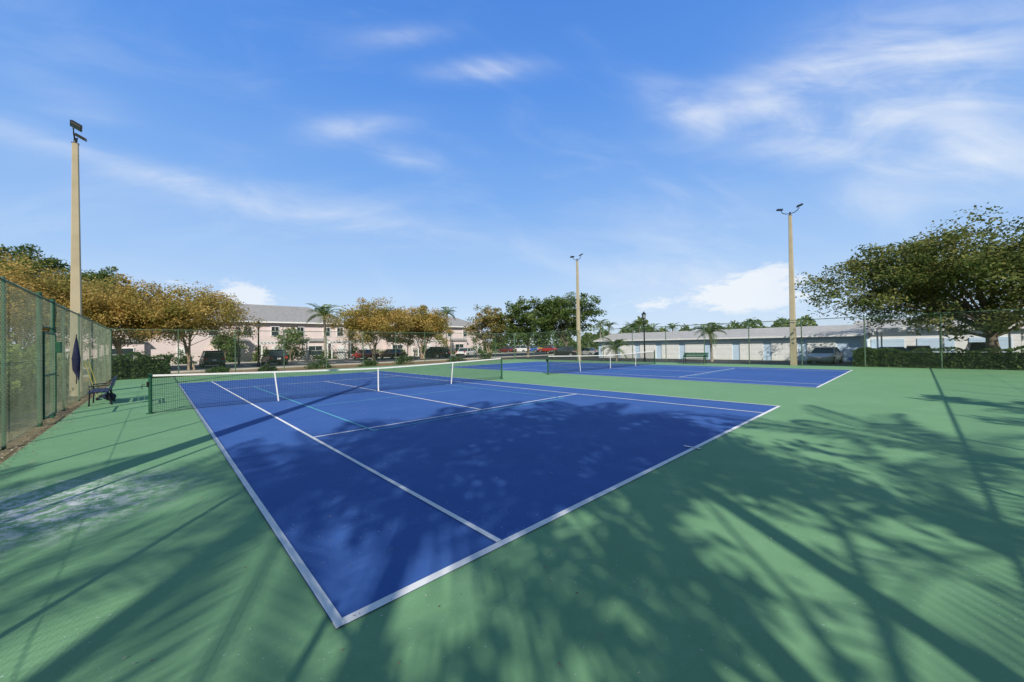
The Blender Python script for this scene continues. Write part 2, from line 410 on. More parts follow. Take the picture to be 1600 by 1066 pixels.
fence('chain link fence with wall of shrubs behind, along the left edge of the near court', (UL,VB), (UL,VF), [(0,GV0-VB-.04),(GV1-VB+.04,VF-VB)], m_wireL, m_gpost, r=.0015, sp=.085, gatepost=[(GV0-VB-.3, GV1-VB+.3)], pr=.028)
fence('chain link fence across the far end of the courts before the parking lot', (UL,VF), (UR,VF), [(0,UR-UL)], m_wire, m_gpost2, r=.0022, sp=.11)
fence('chain link fence on the right side, in front of the garages and hedge', (UR,VF), (UR,VB), [(0,VF-VB)], m_wire, m_gpost2, r=.0022, sp=.11)
fence('chain link fence behind the near baselines, casting the thin shadow line', (UR,VB), (UL,VB), [(0,UR-UL)], m_wire, m_gpost2, r=.0022, sp=.11)
g = thing('fence_gate', 'narrow green framed gate with lock box in the left fence', 'gate', (UL, GV0, 0), PI/2)
w = GV1-GV0
for x in (0, w):
    p = MB(); p.tube([(x,.05,-.1),(x,.05,3.15)],.045,12); p.build('gate_post', m_gpost, g)
p = MB()
for a,b in (((.09,0,.12),(.09,0,2.2)),((w-.09,0,.12),(w-.09,0,2.2)),((.09,0,.12),(w-.09,0,.12)),((.09,0,2.2),(w-.09,0,2.2)),((.09,0,1.15),(w-.09,0,1.15)),((.05,.05,2.35),(w-.05,.05,2.35)),((.05,.05,3.05),(w-.05,.05,3.05))): p.tube([a,b],.022,8)
p.build('frame', m_gpost, g)
npmesh('wire_panel', *diag_wires([(.09,w-.09)], .0015, .085, 0, .12, 2.08), m_wireL, g)
npmesh('transom_mesh', *diag_wires([(.05,w-.05)], .0015, .085, .05, 2.36, .68), m_wireL, g)
p = MB(); p.box((w-.05,-.06,1.85),(.2,.1,.3)); p.build('lock_box', m_gpost, g, bevel=.015)
p = MB(); p.tube([(w-.12,-.06,1.1),(w-.3,-.07,1.1)],.012,6); p.build('handle', m_black, g)
# ------------------------------------------------------------------ light poles
def light_pole(u, v, label, h=10.2, side=1):
    z = gz(u,v); t = thing('light_pole', label, 'light pole', (u,v,z), 0, 'floodlight poles around the courts')
    p = MB(); p.tube([(0,0,-.2),(0,0,h-z)],[.25,.125],4,ph=PI/4); p.build('pole', m_pole, t, bevel=.02)
    p = MB(); p.tube([(0,0,h-z),(0,0,h-z+.22)],.05,10)
    for s in (-1,1):
        p.tube([(0,0,h-z+.12),(0,s*.22,h-z+.14),(0,s*.42,h-z+.25),(0,s*.5,h-z+.42)],.025,8)
    p.build('bracket', m_floodm, t)
    for s in (-1,1):
        R = Matrix.Rotation(-side*.45,3,'Y') @ Matrix.Rotation(s*.25,3,'X')
        c = Vector((-side*.08, s*.56, h-z+.5))
        q = MB(); q.box(c,(.34,.36,.055),R)
        for i in range(5): q.box(c+R@Vector((0,-.13+i*.065,.05)),(.3,.012,.05),R)
        f = q.build('floodlight', m_floodm, t)
        q = MB(); q.box(c+R@Vector((0,0,-.034)),(.29,.31,.012),R); q.build('lens', m_led, f)
    return t
light_pole(-3.15, 20.8, 'tall tan concrete floodlight pole behind the left fence', side=-1)
light_pole(30.7, 21.2, 'distant tan floodlight pole at the far right corner of the courts')
light_pole(30.7, 3.3, 'tan concrete floodlight pole behind the right fence beside the beige parked car')
light_pole(-3.15, 3.2, 'tan concrete floodlight pole outside the left fence that throws the long shadow', side=-1)
# ------------------------------------------------------------------ benches and small things
def bench(label, loc, rz, L, m1, m2):
    t = thing('bench', label, 'bench', loc, rz, None)
    p = MB()
    for i in range(4): p.box((0,-.18+i*.115,.45),(L,.1,.035))
    p.build('seat', m1, t, bevel=.006)
    p = MB()
    for i in range(3): p.box((0,.25+i*.035,.57+i*.125),(L,.03,.105), Matrix.Rotation(-.27,3,'X'))
    p.build('backrest', m1, t, bevel=.006)
    for s in (-1,1):
        x = s*(L/2-.18); p = MB()
        p.tube([(x,-.22,0),(x,-.2,.43),(x,.2,.42),(x,.33,.86)],.022,8); p.tube([(x,.28,0),(x,.18,.42)],.022,8)
        p.tube([(x,-.2,.43),(x,-.22,.62),(x,.24,.64)],.018,8); p.build('leg', m2, t)
    return t
bench('navy slatted bench against the left fence below the hanging umbrella', (-2.12,15.9,0), -PI/2, 1.5, m_navy, m_black)
bench('dark green bench before the right fence facing the farther court', (29.4,9.3,0), -PI/2, 1.85, m_gpost, m_black)
t = thing('folded_umbrella', 'folded navy umbrella hanging on the left fence above the bench', 'umbrella', (-2.66,16.0,0))
p = MB(); p.tube([(.02,.03,.95),(0,0,1.15),(0,-.03,1.5),(0,0,1.95),(0,0,2.2)],[.03,.085,.10,.05,.012],7); p.tube([(.03,.09,.8),(.03,.1,1.15),(.02,.02,1.8)],[.015,.05,.02],6); p.build('canopy', m_navyf, t, smooth=True)
p = MB(); p.tube([(0,0,.7),(0,0,2.28)],.012,8); p.build('shaft', m_black, t)
for i,(v,lean,label) in enumerate(((17.6,.35,'court broom with yellow handle leaning on the left fence, nearer one'),(18.6,.3,'court squeegee with yellow handle leaning on the left fence, farther one'))):
    t = thing('court_broom' if i==0 else 'court_squeegee', label, 'broom' if i==0 else 'squeegee', (-2.68,v,0))
    p = MB(); p.tube([(.35,0,.06),(.05,.05,1.35)],.011,8); p.build('handle', m_yel, t)
    p = MB(); p.box((.36,0,.05),(.07,.6,.08)); p.build('head', m_black, t, bevel=.01)
t = thing('equipment_bag', 'small dark bag lying on the ground by the navy bench', 'bag', (-2.0,17.0,0), .3)
p = MB(); p.tube([(0,-.3,.12),(0,-.2,.14),(0,.2,.14),(0,.3,.12)],[.06,.13,.13,.06],10); p.build('bag_body', m_navyf, t, smooth=True)
p = MB(); p.tube([(0,-.15,.26),(0,-.05,.36),(0,.05,.36),(0,.15,.26)],.012,6); p.build('strap', m_black, t)
def street_lamp(uv, h, label):
    z = gz(*uv); t = thing('street_lamp', label, 'street lamp', (*uv,z), 0, 'black lantern street lamps')
    p = MB(); p.tube([(0,0,-.1),(0,0,.5),(0,0,.55),(0,0,h-.65)],[.13,.12,.075,.065],12); p.build('post', m_black, t)
    p = MB(); p.tube([(0,0,h-.65),(0,0,h-.58)],[.07,.19],8); p.tube([(0,0,h-.14),(0,0,h-.02),(0,0,h+.14)],[.29,.13,.015],8)
    for a in range(4): p.tube([(.17*math.cos(a*PI/2),.17*math.sin(a*PI/2),h-.58),(.25*math.cos(a*PI/2),.25*math.sin(a*PI/2),h-.14)],.018,4)
    p.build('lantern_frame', m_black, t)
    p = MB(); p.tube([(0,0,h-.58),(0,0,h-.14)],[.13,.2],8); p.build('lantern_glass', m_led, t)
street_lamp(col(404,38), 4.5, 'black lantern lamp between the two dark cars on the left')
street_lamp(col(373,44), 4.3, 'black lantern lamp left of another lamp before the pink building')
street_lamp(col(1007,40), 5.3, 'black lantern lamp in front of the long garage roof')
# ------------------------------------------------------------------ cars
def carpaint(name, c): return mat(name, c, .25, .04, 2, spec=.6)
def car(label, uv, rz, paint, style='suv', L=4.6, group='cars parked around the courts', z=None):
    z0 = (gz(*uv)+.016) if z is None else z
    t = thing('parked_car', label, 'car', (*uv, z0), rz, group)
    belt = 1.02 if style != 'sedan' else .92; roof = {'suv':1.68,'sedan':1.43}[style]
    hood = belt-.06
    st = [(-L/2,.42,.72,.80),(-L/2+.08,.30,belt-.06,.88),(-L/2+.6,.24,belt,.92),(-.2,.22,belt+.01,.925),(L/2-1.3,.22,belt,.92),(L/2-.5,.24,hood-.06,.9),(L/2-.12,.28,hood-.2,.84),(L/2,.4,.62,.74)]
    V=[];Fc=[]
    for x,zb,zt,w_ in st:
        V += [(x,-w_*.92,zb),(x,-w_,zb+.12),(x,-w_,zt-.16),(x,-w_*.93,zt-.02),(x,-w_*.6,zt+.01),(x,w_*.6,zt+.01),(x,w_*.93,zt-.02),(x,w_,zt-.16),(x,w_,zb+.12),(x,w_*.92,zb)]
    for i in range(len(st)-1):
        for k_ in range(10): Fc.append((i*10+k_, i*10+(k_+1)%10, (i+1)*10+(k_+1)%10, (i+1)*10+k_))
    Fc.append(tuple(range(10))[::-1]); Fc.append(tuple(range(70,80)))
    p = MB(); p.v=[Vector(v) for v in V]; p.f=Fc; p.build('body', paint, t, smooth=False)
    xb0,xb1 = (-L/2+.12, L/2-1.25) if style!='sedan' else (-L/2+.75, L/2-1.3)
    xt0,xt1 = (-L/2+.45, L/2-1.95) if style!='sedan' else (-L/2+1.35, L/2-2.0)
    p = MB(); b_=[(xb0,-.84,belt-.03),(xb1,-.84,belt-.03),(xb1,.84,belt-.03),(xb0,.84,belt-.03)]; q_=[(xt0,-.66,roof-.04),(xt1,-.66,roof-.04),(xt1,.66,roof-.04),(xt0,.66,roof-.04)]
    p.v=[Vector(v) for v in b_+q_]; p.f=[(0,1,5,4),(1,2,6,5),(2,3,7,6),(3,0,4,7),(4,5,6,7)]; p.build('windows', m_glass, t)
    p = MB(); p.box(((xt0+xt1)/2,0,roof-.02),(xt1-xt0+.08,1.36,.05)); 
    for s in (-1,1):
        for (xa,xc) in ((xb0,xt0),(xb1,xt1),((xb0+xb1)/2+.1,(xt0+xt1)/2+.05)): p.tube([(xa,s*.845,belt-.03),(xc,s*.67,roof-.03)],.035,5)
    p.build('roof', paint, t, bevel=.02)
    for x in (-L/2+.85, L/2-.9):
        for s in (-1,1):
            p = MB(); p.tube([(x,s*.72,.33),(x,s*.945,.33)],.33,18); w_ = p.build('wheel', m_rubber, t)
            p = MB(); p.tube([(x,s*.9,.33),(x,s*.957,.33)],[.2,.19],12); p.build('rim', m_rim, w_)
    for s in (-1,1):
        p = MB(); p.box((-L/2+.04,s*.7,.82),(.12,.26,.2)); p.build('tail_light', m_red, t, bevel=.02)
        p = MB(); p.box((L/2-.09,s*.64,.68),(.14,.3,.14)); p.build('headlight', m_lamp, t, bevel=.02)
        p = MB(); p.box((L/2-1.55,s*1.0,belt+.06),(.12,.16,.12)); p.build('mirror', paint, t, bevel=.02)
    p = MB(); p.box((-L/2-.005,0,.45),(.06,1.5,.2)); p.build('rear_bumper', m_black, t, bevel=.02)
    p = MB(); p.box((-L/2-.02,0,.72),(.03,.32,.15)); p.build('licence_plate', m_lamp, t)
    return t
cp = {k: carpaint(k+'_paint', c) for k,c in dict(black=(.015,.015,.018),grey=(.1,.1,.11),red=(.32,.02,.022),white=(.7,.7,.7),maroon=(.14,.015,.02),silver=(.35,.36,.37),blue=(.03,.10,.35),yellow=(.7,.5,.03),beige=(.50,.47,.40)).items()}
car('dark suv parked leftmost before the pink building', col(331,40), PI/2, cp['grey'], 'suv')
car('black suv parked just right of the lantern lamp', col(428,42), PI/2, cp['black'], 'suv')
car('red car parked in front of the white pergola', col(570,56), PI/2+.2, cp['red'], 'sedan')
car('maroon car parked behind the trunks of the orange tree', col(612,58), PI/2+.1, cp['maroon'], 'sedan')
car('black suv parked right of the small orange tree', col(680,56), PI/2+.2, cp['black'], 'suv')
car('white sedan parked at the right end of the pink building', col(729,60), .5, cp['white'], 'sedan')
car('beige car parked behind the right fence near the floodlight pole', col(1289,34,550), PI-.08, cp['beige'], 'sedan', L=4.4)
car('dark blue car whose roof shows over the right hedge', col(1384,31), PI/2+.1, cp['blue'], 'sedan')
for i,(px,Y,c,l) in enumerate(((792,84,'maroon','far maroon car left of the green oak trunk'),(812,86,'white','far white car next to a far maroon car under the oak'),(828,88,'blue','far blue car under the left green oak'),(843,89,'yellow','far yellow car under the middle of the green oaks'),(856,86,'red','far red car right of a yellow car under the oak'),(878,62,'black','black car parked left of the distant floodlight pole'),(916,64,'silver','silver car parked right of the distant floodlight pole'))):
    car(l, col(px,Y), PI/2+.3*(i%3), cp[c], 'suv' if i%2 else 'sedan')
for i,v in enumerate((-2.5,-6.2,-9.8,-13.2)):
    car('car parked under the white carport, number %s from the garages' % ['first','second','third','fourth'][i], (49.3,v), PI if i%2 else 0, cp[['white','silver','white','grey'][i]], 'suv' if i%2 else 'sedan')
# ------------------------------------------------------------------ buildings
def window(parent, x, z, w, h, y=0, cache={}):
    key=(w,h)
    if key not in cache:
        p = MB()
        for a,b in (((0,h/2),(w+.16,.08)),((0,-h/2),(w+.2,.1)),((-w/2,0),(.08,h)),((w/2,0),(.08,h))): p.box((a[0],-.05,a[1]),(b[0],.1,b[1]))
        p.box((0,-.04,0),(w-.08,.04,.05)); p.box((0,-.04,h/4),(.035,.036,h/2-.1))
        f = p.build('window', m_wpaint, parent, loc=(x,y,z)); q = MB(); q.box((0,-.015,0),(w-.02,.02,h-.02)); g_=q.build('pane', m_glass, f); cache[key]=(f,g_)
    else:
        f0,g0=cache[key]; f=f0.copy(); C.objects.link(f); f.parent=parent; f.location=(x,y,z); g_=g0.copy(); C.objects.link(g_); g_.parent=f
def hip(p, x0,x1,y0,y1,z0,z1,inset):
    ym=(y0+y1)/2; k0=len(p.v)
    p.v += [Vector(q) for q in ((x0,y0,z0),(x1,y0,z0),(x1,y1,z0),(x0,y1,z0),(x0+inset,ym,z1),(x1-inset,ym,z1))]
    p.f += [tuple(k0+i for i in q) for q in ((0,1,5,4),(1,2,5),(2,3,4,5),(3,0,4),(0,3,2,1))]
def townhouse(label, u0, u1, seed, ridge=8.75):
    Lw=u1-u0; t=thing('townhouse_block',label,'building',(u0,62,-.05),0,'pink townhouse blocks')
    p=MB(); p.box((Lw/2,6,2.85),(Lw,12,5.7)); 
    nb=int(Lw//9.5); bx=[(i+.5)*Lw/nb for i in range(nb)]
    for x in bx: p.box((x,-.35,1.4),(3.8,.7,2.8))
    p.build('wall',m_pink,t)
    p=MB(); hip(p,-.6,Lw+.6,-.6,12.6,5.74,ridge,5.0); r=p.build('roof',m_shing,t)
    for x in bx:
        p=MB(); a=2.2
        p.v=[Vector(q) for q in ((x-a,-1.0,2.84),(x+a,-1.0,2.84),(x-a+.3,-.01,3.3),(x+a-.3,-.01,3.3))]; p.f=[(0,1,3,2)]
        p.build('bay_roof',m_shing,t)
    p=MB(); p.box((Lw/2,-.62,5.66),(Lw+1.2,.05,.2)); p.build('fascia',m_wpaint,t)
    for x in bx:
        window(t,x-1.9,4.35,1.0,1.4); window(t,x+1.9,4.35,1.0,1.4); window(t,x,1.4,2.0,1.5,-.7)
    for i in range(nb*2+1):
        x=i*Lw/(2*nb)
        if i%2==0:
            x=min(max(x,1.3),Lw-1.3)
            window(t,x,4.35,1.0,1.4); 
            q=MB(); q.box((x+.1,-.03,1.08),(1.0,.08,2.1)); d=q.build('door',m_wpaint,t); q=MB(); q.tube([(x+.45,-.08,1.05),(x+.45,-.13,1.05)],.03,6); q.build('door_handle',m_black,d)
    return t
townhouse('pink two storey townhouse block with grey roof behind the left trees', -9, 22.4, 1)
townhouse('pink two storey townhouse block farther right, ending beside the white sedan', 24, 51, 2, 8.4)
def pergola(uv,label,w=5.5):
    t=thing('pergola',label,'pergola',(*uv,-.05),0,'white pergolas before the pink townhouses')
    for x in (0,w/2,w):
        for y in (0,2.2):
            p=MB(); p.box((x,y,1.25),(.16,.16,2.5)); p.build('post',m_wpaint,t)
    p=MB()
    for y in (0,2.2): p.box((w/2,y,2.6),(w+.8,.1,.2))
    p.build('beam',m_wpaint,t)
    p=MB()
    for i in range(15): p.box((-.2+i*(w+.4)/14,1.1,2.78),(.06,3.1,.14))
    p.build('rafters',m_wpaint,t)
pergola((9.5,57.6-.0),'white pergola with slatted top left of the palm')
pergola((18.5,57.9),'white pergola with slatted top behind the red car')
pergola((33,57.9),'white pergola with slatted top partly behind the orange tree',5)
# garages
t=thing('garage_row','long low pale blue garage building with many white doors and grey roof','garage',(47.6,1.2,-.42),0)
GL=29.0
p=MB(); p.box((4.4,GL/2,1.3),(8.8,GL,2.6)); p.build('wall',m_bluew,t)
p=MB(); p.v=[Vector(q) for q in ((-.6,-.5,2.55),(-.6,GL+.5,2.55),(4.4,-.5,3.65),(4.4,GL+.5,3.65),(9.4,-.5,2.55),(9.4,GL+.5,2.55))]; p.f=[(0,2,3,1),(2,4,5,3),(0,4,2),(1,3,5)]
p.build('roof',m_shing2,t)
p=MB(); p.box((-.62,GL/2,2.5),(.05,GL+1,.18)); p.build('fascia',m_wpaint,t)
gd=None
for i in range(9):
    y=2.9+i*3.05
    if gd is None:
        p=MB(); p.box((-.03,0,1.06),(.08,2.3,2.1))
        for k_ in range(4):
            for j in range(4): p.box((-.075,-.87+j*.58,.3+k_*.52),(.02,.48,.38))
        gd=p.build('garage_door',m_wpaint,t,loc=(0,y,0))
    else:
        o=gd.copy(); C.objects.link(o); o.parent=t; o.location=(0,y,0)
# carport
t=thing('carport','long white flat roofed carport behind the right hedge','carport',(46.5,-24,-.42),0)
CL=24.4
p=MB(); p.box((3.2,CL/2,2.95),(6.6,CL,.12)); p.build('roof',m_wpaint,t)
p=MB(); p.box((-.14,CL/2,2.9),(.06,CL+.1,.38)); p.build('fascia',m_wpaint,t)
for i in range(7):
    for x in (.3,6.1):
        p=MB(); p.box((x,.4+i*(CL-.8)/6,1.45),(.12,.12,2.88)); p.build('post',m_wpaint,t)
t=thing('storage_building','long pale low building seen behind the carport at right','building',(56,-30,-.42),0)
p=MB(); p.box((4,16,1.5),(8,32,3.0)); p.build('wall',m_wpaint,t)
p=MB(); p.v=[Vector(q) for q in ((-.6,-.5,3.0),(-.6,32.5,3.0),(4,-.5,4.3),(4,32.5,4.3),(8.6,-.5,3.0),(8.6,32.5,3.0))]; p.f=[(0,2,3,1),(2,4,5,3),(0,4,2),(1,3,5)]; p.build('roof',m_shing2,t)
for i in range(9):
    p=MB(); p.box((-.03,2.5+i*3.4,1.05),(.08,2.5,2.1)); p.build('garage_door',m_bluew,t)
# ------------------------------------------------------------------ trees
# extra lobes towards the court side (the crown's left half in the photo)
tree('oak_tree','large spreading oak with dense green crown at the right edge over the carport','tree',(37.4,-5.9),8.9,9.3,2.3,l_oak,m_wood,5,ncl=640,per=105,leaf=.105,tr=.34,lobes=15,clr=1.0,twigs=2,
     extra=((-.30,.42,.42,.42),(-.42,.58,.12,.40),(.0,.62,.35,.42),(-.5,.25,.3,.4),(-.2,.2,.5,.45),(-.62,.62,-.25,.3)))
tree('oak_tree','dense green oak beyond the far corner behind the distant floodlight pole','tree',col(885,62),10.8,6.0,1.8,l_dark,m_wood,6,ncl=220,per=70,leaf=.18,tr=.26,lobes=11,clr=.95,twigs=2)
tree('oak_tree','green oak left of and touching the oak behind the distant floodlight pole','tree',col(825,60),9.8,5.4,1.4,l_dark,m_wood,61,ncl=170,per=70,leaf=.18,tr=.22,lobes=9,clr=.9,twigs=2)
tree('crape_myrtle','brownish loose tree left of the dense green oaks','tree',col(765,60),8.6,4.2,1.6,l_brown,m_bark2,7,ncl=150,per=60,leaf=.16,tr=.1,multi=4,clr=.85,twigs=1)
G='orange leaved crape myrtles by the parking lot'
def crape(label,uv,h,R,zb,seed,ncl=240,leaf=.095,**k):
    tree('crape_myrtle',label,'tree',uv,h,R,zb,l_crape,m_bark2,seed,ncl=ncl,per=110,leaf=leaf,tr=.1,multi=4,group=G,clr=.98,twigs=2,**k)
crape('golden crape myrtle with pale split trunks between fence corner and the dark suv',col(298,34),7.8,5.0,2.4,8)
crape('golden crape myrtle above the far left fence corner',col(190,31),7.9,4.6,2.1,9)
crape('golden crape myrtle behind the left floodlight pole',col(112,31),8.1,4.6,2.0,17)
crape('golden crape myrtle at the left edge rising over the fence',col(40,27),8.3,4.6,1.8,10)
crape('orange crape myrtle in the middle, right of the palm',col(583,48),7.9,5.2,1.8,11,230,.12)
crape('smaller orange crape myrtle before the right part of the pink townhouses',col(660,54),7.8,4.9,1.6,12,210,.13)
tree('small_tree','small green tree before the pink wall, left of the tall palm','tree',col(456,52),4.6,2.3,1.0,l_palm,m_bark2,71,ncl=60,per=50,leaf=.14,tr=.07,multi=2,clr=.7,twigs=1)
tree('small_tree','small green tree between the two black lantern lamps and the dark suv','tree',col(352,50),4.4,2.0,1.0,l_palm,m_bark2,72,ncl=50,per=50,leaf=.14,tr=.07,multi=2,clr=.7,twigs=1)
tree('oak_tree','tall dark tree above the golden crown at the top left edge','tree',col(25,48),16.3,5.0,7,l_dark,m_wood,13,ncl=200,per=60,leaf=.19,tr=.3,clr=.95,twigs=1)
tree('oak_tree','dark tree rising behind the golden crowns right of the left floodlight pole','tree',col(138,58),15.6,5.2,6,l_dark,m_wood,14,ncl=200,per=60,leaf=.2,tr=.3,clr=.95,twigs=1)
palm('palm_tree','tall palm in front of the pink townhouse beside the orange tree',col(509,50),6.2,2.9,26,21)
palm('palm_tree','palm showing above the small orange tree',col(697,66),7.6,2.4,18,22)
palm('palm_tree','bushy palm in front of the garage doors',col(1112,40),3.1,2.2,26,23,tr=.12)
palm('palm_tree','small low palm before the left end of the garage row',col(963,43),1.6,2.1,22,24,tr=.1)
for i,(px,Y,h) in enumerate(((938,90,7.9),(952,95,7.4),(988,92,7.0),(1000,98,8.0),(1020,92,6.6),(1052,95,7.0),(1130,90,6.2))):
    palm('palm_tree','small far palm behind the garage roof, %s from the left'%['first','second','third','fourth','fifth','sixth','seventh'][i],col(px,Y),h-1.4,2.6,20,30+i,group='far palms behind the garages')
# trees behind the camera casting the big shadows
def cc_(X,Y): p=CAM+RX*X+Vector((FW.x,FW.y,0))*Y; return (p.x,p.y)
tree('oak_tree','broad oak outside the back fence whose crown shades the near court','tree',cc_(2.0,-5.0),8.6,4.0,6.4,l_oak,m_wood,41,ncl=115,per=60,leaf=.12,tr=.15,lobes=9,clr=.65,twigs=1)
tree('oak_tree','oak outside the back fence shading the green surround on the right','tree',cc_(13.5,-3.5),8.8,4.0,3.4,l_oak,m_wood,42,ncl=130,per=55,leaf=.15,tr=.22,clr=.65,twigs=2)
GP='tall palms outside the back fence'
def spalm(label,X,Y,h,L,n,s,wf=.3): palm('palm_tree',label,cc_(X,Y),h,L,n,s,tr=.11,group=GP,wf=wf,droop=.75)
spalm('palm outside the back fence left of the broad oak',-3.0,-8.4,6.4,4.0,10,43)
spalm('palm outside the back fence farthest left',-5.4,-11.0,7.9,4.0,11,44)
spalm('palm outside the back fence behind the broad oak',1.5,-6.9,6.2,4.0,8,48)
spalm('palm outside the back fence right of the broad oak',4.9,-4.9,5.4,3.8,10,45)
spalm('tall palm rising above the broad oak outside the back fence',3.0,-5.3,9.1,3.1,16,49,.32)
spalm('tall palm left of and above the broad oak outside the back fence',-.2,-7.2,9.5,3.3,20,50,.36)
spalm('tall palm shading the near left corner of the blue court',-1.9,-8.3,8.7,3.6,18,52,.36)
spalm('palm outside the back fence between the broad oak and the right hand oak',7.4,-4.0,6.4,3.6,11,51)
# hedges and shrubs
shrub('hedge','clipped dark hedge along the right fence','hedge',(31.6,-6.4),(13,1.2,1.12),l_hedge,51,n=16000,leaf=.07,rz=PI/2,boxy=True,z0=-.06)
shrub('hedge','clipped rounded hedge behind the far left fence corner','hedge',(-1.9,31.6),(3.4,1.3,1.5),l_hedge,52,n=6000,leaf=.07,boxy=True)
sb=[(2.4,31.8,1.6,.55),(5.5,32.0,1.2,.5),(9.5,33,2.6,1.1),(13.5,32.4,1.8,.7),(17.5,33,2.2,.9),(24,33,2.4,.7),(28,33,2.4,1.1)]
for i,(u,v,w_,h_) in enumerate(sb):
    shrub('shrub','low green shrub in the mulch behind the far fence, %s from the left'%['first','second','third','fourth','fifth','sixth','seventh'][i],'shrub',(u,v),(w_,1.1,h_),l_hedge,60+i,n=1500,leaf=.07,group='shrubs in the mulch bed')
for i in range(9):
    v=7.6+i*2.6
    shrub('shrub','tall shrub behind the left fence, %s from the near end'%['first','second','third','fourth','fifth','sixth','seventh','eighth','ninth'][i],'shrub',(-4.9-.3*(i%2),v),(2.2,2.6,1.5+.6*((i*7)%3)/2),l_side if i%3 else l_palm,80+i,n=4200,leaf=.09,group='shrubs behind the left fence')
for i in range(14):
    u=-7+i*4.2
    shrub('shrub','foundation shrub at the townhouse wall, %s from the left'%['first','second','third','fourth','fifth','sixth','seventh','eighth','ninth','tenth','eleventh','twelfth','thirteenth','fourteenth'][i],'shrub',(u,59.9),(3.2,1.3,1.3+.9*((i*5)%3)/2),l_hedge if i%4 else l_palm,100+i,n=900,leaf=.15,group='shrubs along the townhouses')
# far tree line
rng=np.random.default_rng(5); n=40000
ang=rng.uniform(-1.2,1.25,n); D=rng.uniform(120,150,n); hh=6.0+1.8*np.sin(ang*23)+1.4*np.sin(ang*57+1)+1.0*np.sin(ang*131)
X=np.sin(ang+TH)*D; Yv=np.cos(ang+TH)*D; Z=rng.uniform(0,1,n)**.7*hh
V_,Q_=leaf_quads(np.stack([X,Yv,Z],1),.6,rng); o=npmesh('distant_trees',V_,Q_,l_dark,None,rng.uniform(.2,1,n)); tag(o,'far off line of dark trees along the horizon','tree line',kind='stuff')
# leaf litter
n=5200; P=np.zeros((n,3)); a=n//2
P[:a,0]=-2.75+np.abs(rng.normal(0,.22,a)); P[:a,1]=rng.uniform(-2,30,a)
P[a:,0]=rng.uniform(-2.6,10,n-a)*rng.random(n-a)**.5; P[a:,1]=rng.uniform(-3,13,n-a); 
keep=np.ones(n,bool); keep[a:]=rng.random(n-a)<.4; P=P[keep]; P[:,2]=.018
sz_=np.where(np.arange(len(P))<a,.022,.010)
V_,Q_=leaf_quads(P,sz_,rng,3.5); V_[:,2]=np.maximum(V_[:,2],.0165)
tag(npmesh('fallen_leaves',V_,Q_,l_litter,None,rng.random(len(P))),'dry fallen leaves scattered on the court and along the left fence','fallen leaves',kind='stuff')
# ------------------------------------------------------------------ light and sky
AZ=(-.629,-.781); EL=math.radians(34)
sd=bpy.data.lights.new('sun','SUN'); sd.energy=5.0; sd.angle=math.radians(.53); sd.color=(1,.94,.84)
so=bpy.data.objects.new('sun',sd); C.objects.link(so)
sv=Vector((AZ[0]*math.cos(EL),AZ[1]*math.cos(EL),math.sin(EL))); so.rotation_euler=sv.to_track_quat('Z','Y').to_euler(); so.location=(0,-20,30)
w=bpy.data.worlds.new("World"); bpy.context.scene.world=w; w.use_nodes=True; nt=w.node_tree; bg=nt.nodes['Background']; mm=nodes_math(nt)
sk=nt.nodes.new('ShaderNodeTexSky'); sk.sky_type='NISHITA'; sk.sun_disc=False; sk.sun_elevation=EL; sk.sun_rotation=math.atan2(AZ[0],AZ[1])%(2*PI); sk.dust_density=.3; sk.ozone_density=3
tc=nt.nodes.new('ShaderNodeTexCoord'); DIR=tc.outputs['Generated']
def dot(v):
    n=nt.nodes.new('ShaderNodeVectorMath'); n.operation='DOT_PRODUCT'; nt.links.new(DIR,n.inputs[0]); n.inputs[1].default_value=tuple(v); return n.outputs['Value']
zz=dot((0,0,1))
rp=nt.nodes.new('ShaderNodeValToRGB'); cr=rp.color_ramp; cr.elements[0].position=0; cr.elements[0].color=(.66,.79,.94,1); cr.elements[1].position=.92; cr.elements[1].color=(.03,.10,.28,1)  # top stop darkened above the view to lower the ambient light
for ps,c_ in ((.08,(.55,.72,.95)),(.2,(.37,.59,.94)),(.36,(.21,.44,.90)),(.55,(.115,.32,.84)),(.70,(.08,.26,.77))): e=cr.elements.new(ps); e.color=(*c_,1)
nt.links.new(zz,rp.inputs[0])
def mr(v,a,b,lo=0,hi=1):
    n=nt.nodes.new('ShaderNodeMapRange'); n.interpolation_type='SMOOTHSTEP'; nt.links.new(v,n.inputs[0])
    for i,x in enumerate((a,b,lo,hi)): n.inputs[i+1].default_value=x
    return n.outputs[0]
